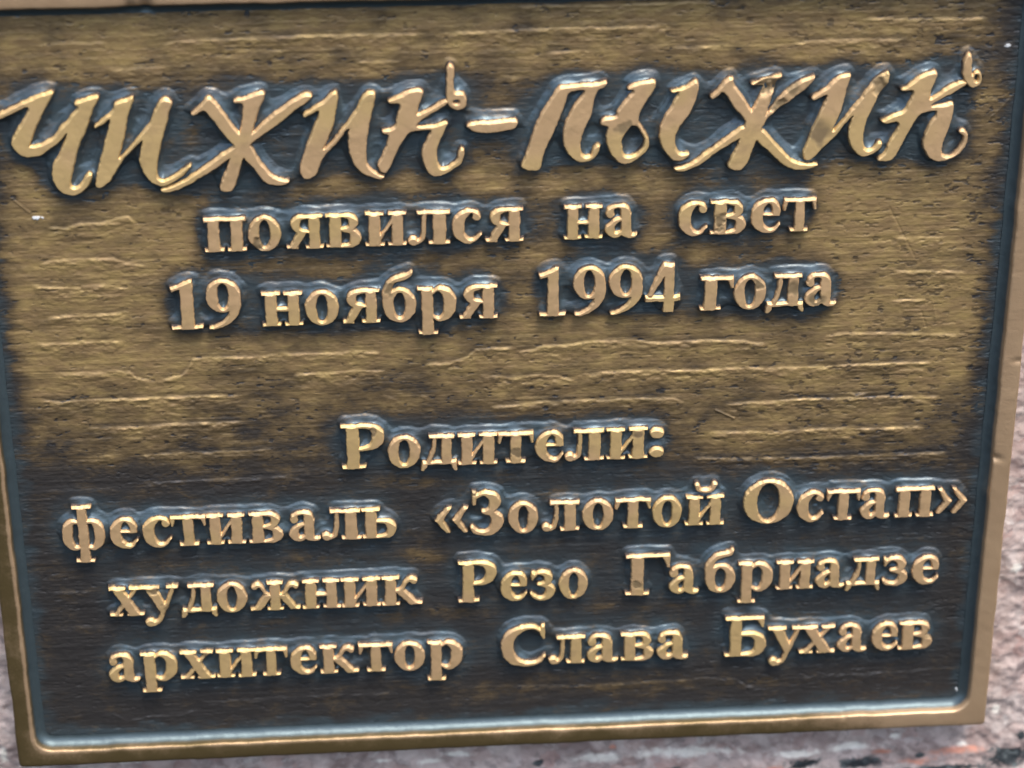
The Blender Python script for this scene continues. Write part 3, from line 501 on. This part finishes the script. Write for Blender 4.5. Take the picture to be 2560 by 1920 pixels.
GOLD = [(62.3, 311.2, 73.3, 16.1, 0.75), (156.0, 310.9, 92.9, 12.7, 0.6), (259.7, 308.1, 73.3, 16.1, 0.72), (325.7, 306.3, 44.0, 16.1, 0.8), (37.8, 221.8, 56.2, 46.4, 0.95), (22.4, 198.0, 48.9, 34.2, 0.9), (47.2, 174.2, 83.1, 20.5, 0.8), (40.8, 151.5, 73.3, 19.5, 0.45), (131.0, 218.5, 58.6, 9.8, 0.55), (156.6, 175.5, 117.3, 13.7, 0.62), (253.6, 176.8, 92.9, 23.5, 0.85), (243.7, 220.5, 73.3, 5.9, 0.85), (354.5, 205.8, 53.8, 56.2, 0.95), (347.9, 165.6, 73.3, 24.4, 0.9), (320.8, 145.3, 78.2, 20.5, 0.7), (221.4, 159.2, 73.3, 7.8, 0.55), (252.2, 248.0, 92.9, 7.8, 0.8), (154.2, 249.7, 58.6, 5.9, 0.6), (40.1, 248.3, 39.1, 7.3, 0.6), (324.6, 245.7, 44.0, 7.3, 0.85), (114.5, 151.0, 24.4, 24.4, 0.45), (41.1, 98.1, 195.5, 19.5, 0.14), (154.2, 85.2, 73.3, 4.4, 0.4), (158.2, 57.7, 78.2, 3.4, 0.38), (246.2, 57.4, 44.0, 2.9, 0.36), (236.9, 17.4, 88.0, 5.9, 0.3), (159.8, 121.3, 48.9, 4.4, 0.36)]
STEP = 0.33
def build_plate():
    xs = np.arange(-0.6, W + 0.6, STEP); ys = np.arange(-0.6, H + 0.6, STEP)
    X, Y = np.meshgrid(xs.astype(np.float32), ys.astype(np.float32))
    SD = np.full(X.shape, 9.0, np.float32)
    WX, WY = warp(X, Y)
    mg = 9.0
    for pc in pieces:
        x0, y0, x1, y1 = pc[3]
        i0 = max(0, int((x0 - mg + 0.6) / STEP)); i1 = max(0, int((x1 + mg + 0.6) / STEP))
        j0 = max(0, int((y0 - mg + 0.6) / STEP)); j1 = max(0, int((y1 + mg + 0.6) / STEP))
        if i1 <= i0: continue
        SD[j0:j1, i0:i1] = np.minimum(SD[j0:j1, i0:i1], piece_sd(pc, WX[j0:j1, i0:i1], WY[j0:j1, i0:i1]))
    mask = sstep(0.3, -0.3, SD)
    soft = blur(np.minimum(SD, 8.0), 1.9 / STEP)
    jag = 0.16 * fbm(X, Y, 4, 3, 401, 3) + 0.55 * fbm(X, Y, 12, 7, 403, 3)
    softu = np.vstack([soft[:3], soft[:-3]])      # the pooled metal sits a little higher above the letters than below
    u = np.clip((2.35 - softu + jag) / 2.3, 0, 1)
    Z = (0.50 + 0.30 * fbm(X, Y, 12, 8, 405, 3)) * sstep(0.0, 0.45, u) + 0.75 * u * u
    dens = blur(mask, 3.0 / STEP)
    # metal pooled in the counters and corners
    Z += 1.25 * np.clip(1 - SD / 2.2, 0, 1) ** 2 * sstep(0.22, 0.48, dens)
    # laps and ridges of the mould, each a low step that fades out downwards
    near = sstep(1.5, 5.5, soft)
    lap_wear_shade = np.zeros_like(X); lapn = fbm(X, Y, 4, 2, 407, 3)
    wv = Y + 0.2 * fbm(X, Y, 5, 3, 411, 3)
    for amp, pts in RIDGES:
        px = np.array([p[0] for p in pts]); py = np.array([p[1] for p in pts])
        o = np.argsort(px); px, py = px[o], py[o]
        i0 = max(0, int((px[0] - 1) / STEP)); i1 = int((px[-1] + 2) / STEP)
        j0 = max(0, int((py.min() - 14) / STEP)); j1 = int((py.max() + 4) / STEP)
        if i1 <= i0 or j1 <= j0: continue
        xx = X[j0:j1, i0:i1]; ss = np.interp(xx[0], px, py)[None, :] - wv[j0:j1, i0:i1]
        end = sstep(-1, 4, xx - px[0]) * sstep(-1, 4, px[-1] - xx)
        Z[j0:j1, i0:i1] += amp * (0.85 + 0.5 * lapn[j0:j1, i0:i1]) * end * near[j0:j1, i0:i1] * sstep(-0.85, 0.65, ss) * np.exp(-np.maximum(ss, 0) / 5.5)
        lap_wear_shade[j0:j1, i0:i1] += amp * end * (sstep(-0.6, 0.3, ss) * np.exp(-np.maximum(ss, 0) / 3.0) - 0.8 * np.exp(-((ss + 1.6) / 1.0) ** 2))  # rubbed lap edge, with the shade above each ridge put into the colour
    # combing and pits, drawn out along the plate
    comb = 0.8 * fbm(X, Y, 9, 0.95, 421, 3) + 1.1 * fbm(X, Y, 70, 1.5, 423, 3)
    Z += (0.04 * comb + 0.10 * fbm(X, Y, 30, 5, 431, 3) + 0.05 * fbm(X, Y, 2.0, 1.0, 436, 2)) * sstep(1.5, 4.5, soft)
    pn = fbm(X, Y, 3.8, 1.4, 441, 3); pz = 0.40 + 0.60 * sstep(0.55, 1.0, X / W) + 0.3 * fbm(X, Y, 50, 40, 451, 2)
    pit = sstep(0.62, 0.92, pn * (0.75 + 0.45 * pz)) * sstep(1.2, 3.2, soft)
    Z -= 0.14 * pit
    # scratches
    for (ax, ay), (bx, by), wd in [((350.3, 233.9), (361.9, 212.5), -0.15), ((386.1, 267.9), (396.3, 279.3), 0.12), ((14.1, 248.2), (20.4, 241.9), 0.2), ((285.2, 147.8), (292.9, 143.8), 0.4), ((370.8, 192.2), (372.3, 184.6), 0.15), ((366.4, 188.4), (368.8, 181.7), -0.2)]:
        s = sd_stroke(X, Y, [(ax, ay, 0), (bx, by, 0)])
        Z += wd * np.exp(-(s / 0.35) ** 2)
    # wear map: where hands and weather have rubbed the patina through to brass; painted ridge shading is mixed in
    wear_and_shade = np.zeros_like(X)
    for x, y, rx, ry, a in GOLD:
        wear_and_shade = np.maximum(wear_and_shade, a * np.exp(-(np.abs((X - x) / rx) ** 2.6 + np.abs((Y - y) / ry) ** 2.6)))
    base = 0.50 * sstep(H - 225, H - 120, Y + 10 * fbm(X, Y, 70, 40, 463, 2))
    wear_and_shade = 0.62 * wear_and_shade + base * (1 - 0.25 * wear_and_shade)
    wear_and_shade = wear_and_shade * (1 - 0.97 * sstep(0.006, 0.22, blur(mask, 6.2 / STEP)))
    wear_and_shade = wear_and_shade + (0.22 * fbm(X, Y, 26, 14, 461, 4) + 0.20 * fbm(X, Y, 11, 7, 465, 3)) * sstep(0.1, 0.5, wear_and_shade)
    wear_and_shade = np.where(wear_and_shade > 0.02, wear_and_shade + 0.4 * lap_wear_shade * sstep(0.0, 0.35, wear_and_shade), wear_and_shade)
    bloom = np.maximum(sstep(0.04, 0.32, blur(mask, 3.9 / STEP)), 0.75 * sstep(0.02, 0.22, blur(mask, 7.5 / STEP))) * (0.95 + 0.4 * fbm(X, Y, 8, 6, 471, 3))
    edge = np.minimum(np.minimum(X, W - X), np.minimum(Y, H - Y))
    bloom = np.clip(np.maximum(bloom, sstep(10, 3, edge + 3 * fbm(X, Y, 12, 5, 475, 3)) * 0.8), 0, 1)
    wear_and_shade = wear_and_shade * sstep(3, 16, np.minimum(X, np.minimum(W - X, Y)) + 2.5 * fbm(X, Y, 10, 3, 477, 2)) * sstep(2, 7, H - Y)
    fl = np.zeros_like(X)
    for x, y, rx, ry in FLECKS:
        fl = np.maximum(fl, sstep(1.25, 0.75, np.hypot((X - x) / rx, (Y - y) / ry) + 0.45 * fbm(X, Y, 1.2, 1.2, 481, 2)))
    Z += 0.25 * fl
    # the plate sweeps up into the border
    me = grid_mesh("plate", X - W / 2, Y, Z, None, dict(wear_and_shade=wear_and_shade, pit=pit, bloom=bloom, fleck=fl))
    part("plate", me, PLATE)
build_plate()

# border: swept profile, inner corners rounded, outer corners nearly sharp
def build_border():
    ZF = 6.0
    r, rt = 8.0, 8.0
    BW = 7.3
    def outline(u):
        """inner outline offset inwards (u<0)"""
        rr = r + min(u, 0); o = min(u, 0)
        x0, y0, x1, y1 = -o, -o, W + o, H + o
        pts = []
        for (cx, cy, a0) in ((x0 + rr, y0 + rr, 180), (x1 - rr, y0 + rr, 270), (x1 - rr, y1 - rr, 0), (x0 + rr, y1 - rr, 90)):
            for k in range(13):
                a = RAD(a0 + 90 * k / 12)
                pts.append((cx + rr * math.cos(a), cy + rr * math.sin(a)))
        return pts
    def outer():
        pts = []
        for (cx, cy, sx, sy, a0) in ((0, 0, -1, -1, 180), (W, 0, 1, -1, 270), (W, H, 1, 1, 0), (0, H, -1, 1, 90)):
            q = 1.6
            ox, oy = cx + sx * (BW - q), cy + sy * (BW - q)
            for k in range(13):
                t = k / 12
                # walk the nearly square corner: first leg, tiny round, second leg
                a = RAD(a0 + 90 * min(max((t - 0.25) / 0.5, 0), 1))
                px, py = ox + q * math.cos(a), oy + q * math.sin(a)
                d1 = max(0.25 - t, 0) / 0.25 * 7.0; d2 = max(t - 0.75, 0) / 0.25 * 7.0
                t0 = RAD(a0) ; t1 = RAD(a0 + 90)
                px += d1 * math.sin(t0) + -d2 * math.sin(t1); py += -d1 * math.cos(t0) + d2 * math.cos(t1)
                pts.append((px, py))
        return pts
    O = outer()
    prof = []
    for k in range(11):                       # concave sweep up from the plate
        a = RAD(90 * k / 10)
        prof.append((-4.4 + 3.8 * math.sin(a) , 0.35 + 4.5 * (1 - math.cos(a))))
    prof += [(-0.50, 5.3), (-0.30, 5.72), (0.0, 5.95), (0.45, 6.02), (1.4, 6.05), (3.6, 6.1), (5.8, 6.05), (6.6, 5.95), (7.0, 5.7), (7.3, 5.1), (7.35, 3.0), (7.45, -2.0), (7.5, -12.0)]
    rings = []
    for u, z in prof:
        if u <= 0: base = outline(u)
        else:
            I = outline(0); base = [(a[0] + (b_[0] - a[0]) * u / BW, a[1] + (b_[1] - a[1]) * u / BW) for a, b_ in zip(I, O)]
        # densify straight runs
        pts = []
        n = len(base)
        for i in range(n):
            a, b_ = base[i], base[(i + 1) % n]
            seg = 1
            if i % 13 == 12: seg = 420
            for k in range(seg):
                t = k / seg
                pts.append((a[0] + (b_[0] - a[0]) * t, a[1] + (b_[1] - a[1]) * t))
        rings.append((u, z, np.array(pts)))
    X = np.array([q[2][:, 0] for q in rings]); Y = np.array([q[2][:, 1] for q in rings])
    U = np.array([[q[0]] * X.shape[1] for q in rings]); Z = np.array([[q[1]] * X.shape[1] for q in rings])
    # uneven casting: wavering edges, small nicks in the lip
    cxn = np.clip((W / 2 - X) / (W / 2), -1, 1); cyn = np.clip((H / 2 - Y) / (H / 2), -1, 1)
    lip = np.exp(-((U - 0.0) / 0.9) ** 2)
    wob = 0.22 * fbm(X, Y, 9, 9, 501, 4)
    X = X + wob * cxn * (np.abs(cxn) > 0.97); Y = Y + wob * cyn * (np.abs(cyn) > 0.97)
    Z = Z + 0.06 * fbm(X, Y, 4, 4, 511, 3) * (U > -1)
    for nx, ny, rx, dep in [(400.4, 124.2, 1.5, 1.1), (67.0, 322.7, 9.0, 0.0), (69.9, 323.2, 2.5, 1.6), (64.5, 323.3, 2.0, 1.2), (323.9, -0.0, 1.6, 0.4), (345.0, 0.2, 1.2, 0.4), (405.7, 168.0, 1.2, 0.8)]:
        g = np.exp(-((X - nx) / rx) ** 2 - ((Y - ny) / rx) ** 2)
        Z = Z - dep * g * (U > -4)
    rub = np.clip(0.15 + 0.9 * sstep(0.75, 1.0, X / W) + 0.95 * sstep(H - 30, H - 4, Y), 0, 1.2)
    rub = np.maximum(rub, (0.95 - 0.4 * (Y < 6)) * np.exp(-((U - 0.1) / 0.75) ** 2))
    rub = rub - 0.2 * sstep(4, 8, U)* (Y < 10) + 0.12 * sstep(3.5, 0.5, U) * (U > 0)
    rub = rub + 0.5 * np.exp(-((U - 6.9) / 0.5) ** 2) * (X > W * 0.9)
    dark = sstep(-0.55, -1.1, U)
    X = np.c_[X, X[:, :1]]; Y = np.c_[Y, Y[:, :1]]; Z = np.c_[Z, Z[:, :1]]; rub = np.c_[rub, rub[:, :1]]; dark = np.c_[dark, dark[:, :1]]
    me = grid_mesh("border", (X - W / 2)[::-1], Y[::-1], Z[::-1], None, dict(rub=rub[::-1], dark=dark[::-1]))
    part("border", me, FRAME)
build_border()

# raised letters, each its own casting-rounded solid standing on the plate
def build_letters():
    for n, pc in enumerate(pieces):
        kind, pr, k, (x0, y0, x1, y1), ch = pc
        st = 0.24 if kind in ('script_letter', 'hyphen') else 0.19
        xs = np.arange(x0 - 1.2, x1 + 1.2, st); ys = np.arange(y0 - 1.2, y1 + 1.2, st)
        X, Y = np.meshgrid(xs.astype(np.float32), ys.astype(np.float32))
        sd = piece_sd(pc, *warp(X, Y))
        hgt = 4.0 if ch is None else 3.75
        sd = sd - 0.16
        CH = 1.25
        gy = np.gradient(sd, st, axis=0); gy = blur(gy, 2.0)
        CW = 0.34 + 0.86 * sstep(0.05, 0.9, gy)
        t = np.clip(-sd / CW, 0, 1)
        Z = 0.2 + (hgt - CH - 0.2) * np.clip((0.32 - sd) / 0.32, 0, 1) + CH * (t * (1.15 - 0.15 * t))
        Z += (0.06 * fbm(X, Y, 7, 7, 601, 3) + 0.015 * fbm(X, Y, 1.4, 1.4, 611, 2)) * t
        stain = np.zeros_like(X)
        for sx, sy, rr, dep in STAINS:
            if sx < x0 - 4 or sx > x1 + 4 or sy < y0 - 4 or sy > y1 + 4: continue
            g = sstep(1.45, 0.6, np.hypot(X - sx, Y - sy) / rr + 0.55 * fbm(X, Y, 1.3 * rr, 1.3 * rr, 621, 2))
            stain = np.maximum(stain, g)
            Z -= 0.5 * dep * g * t * (1 + 0.3 * fbm(X, Y, 3, 3, 631, 2))
        keep = sd < 0.32
        cx, cy = 0.5 * (x0 + x1), 0.5 * (y0 + y1)
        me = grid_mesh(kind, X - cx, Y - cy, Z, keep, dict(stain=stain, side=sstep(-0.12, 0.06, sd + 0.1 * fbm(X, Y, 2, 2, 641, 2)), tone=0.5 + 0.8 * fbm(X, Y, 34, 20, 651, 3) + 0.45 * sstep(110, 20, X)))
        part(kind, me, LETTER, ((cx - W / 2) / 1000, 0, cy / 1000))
build_letters()
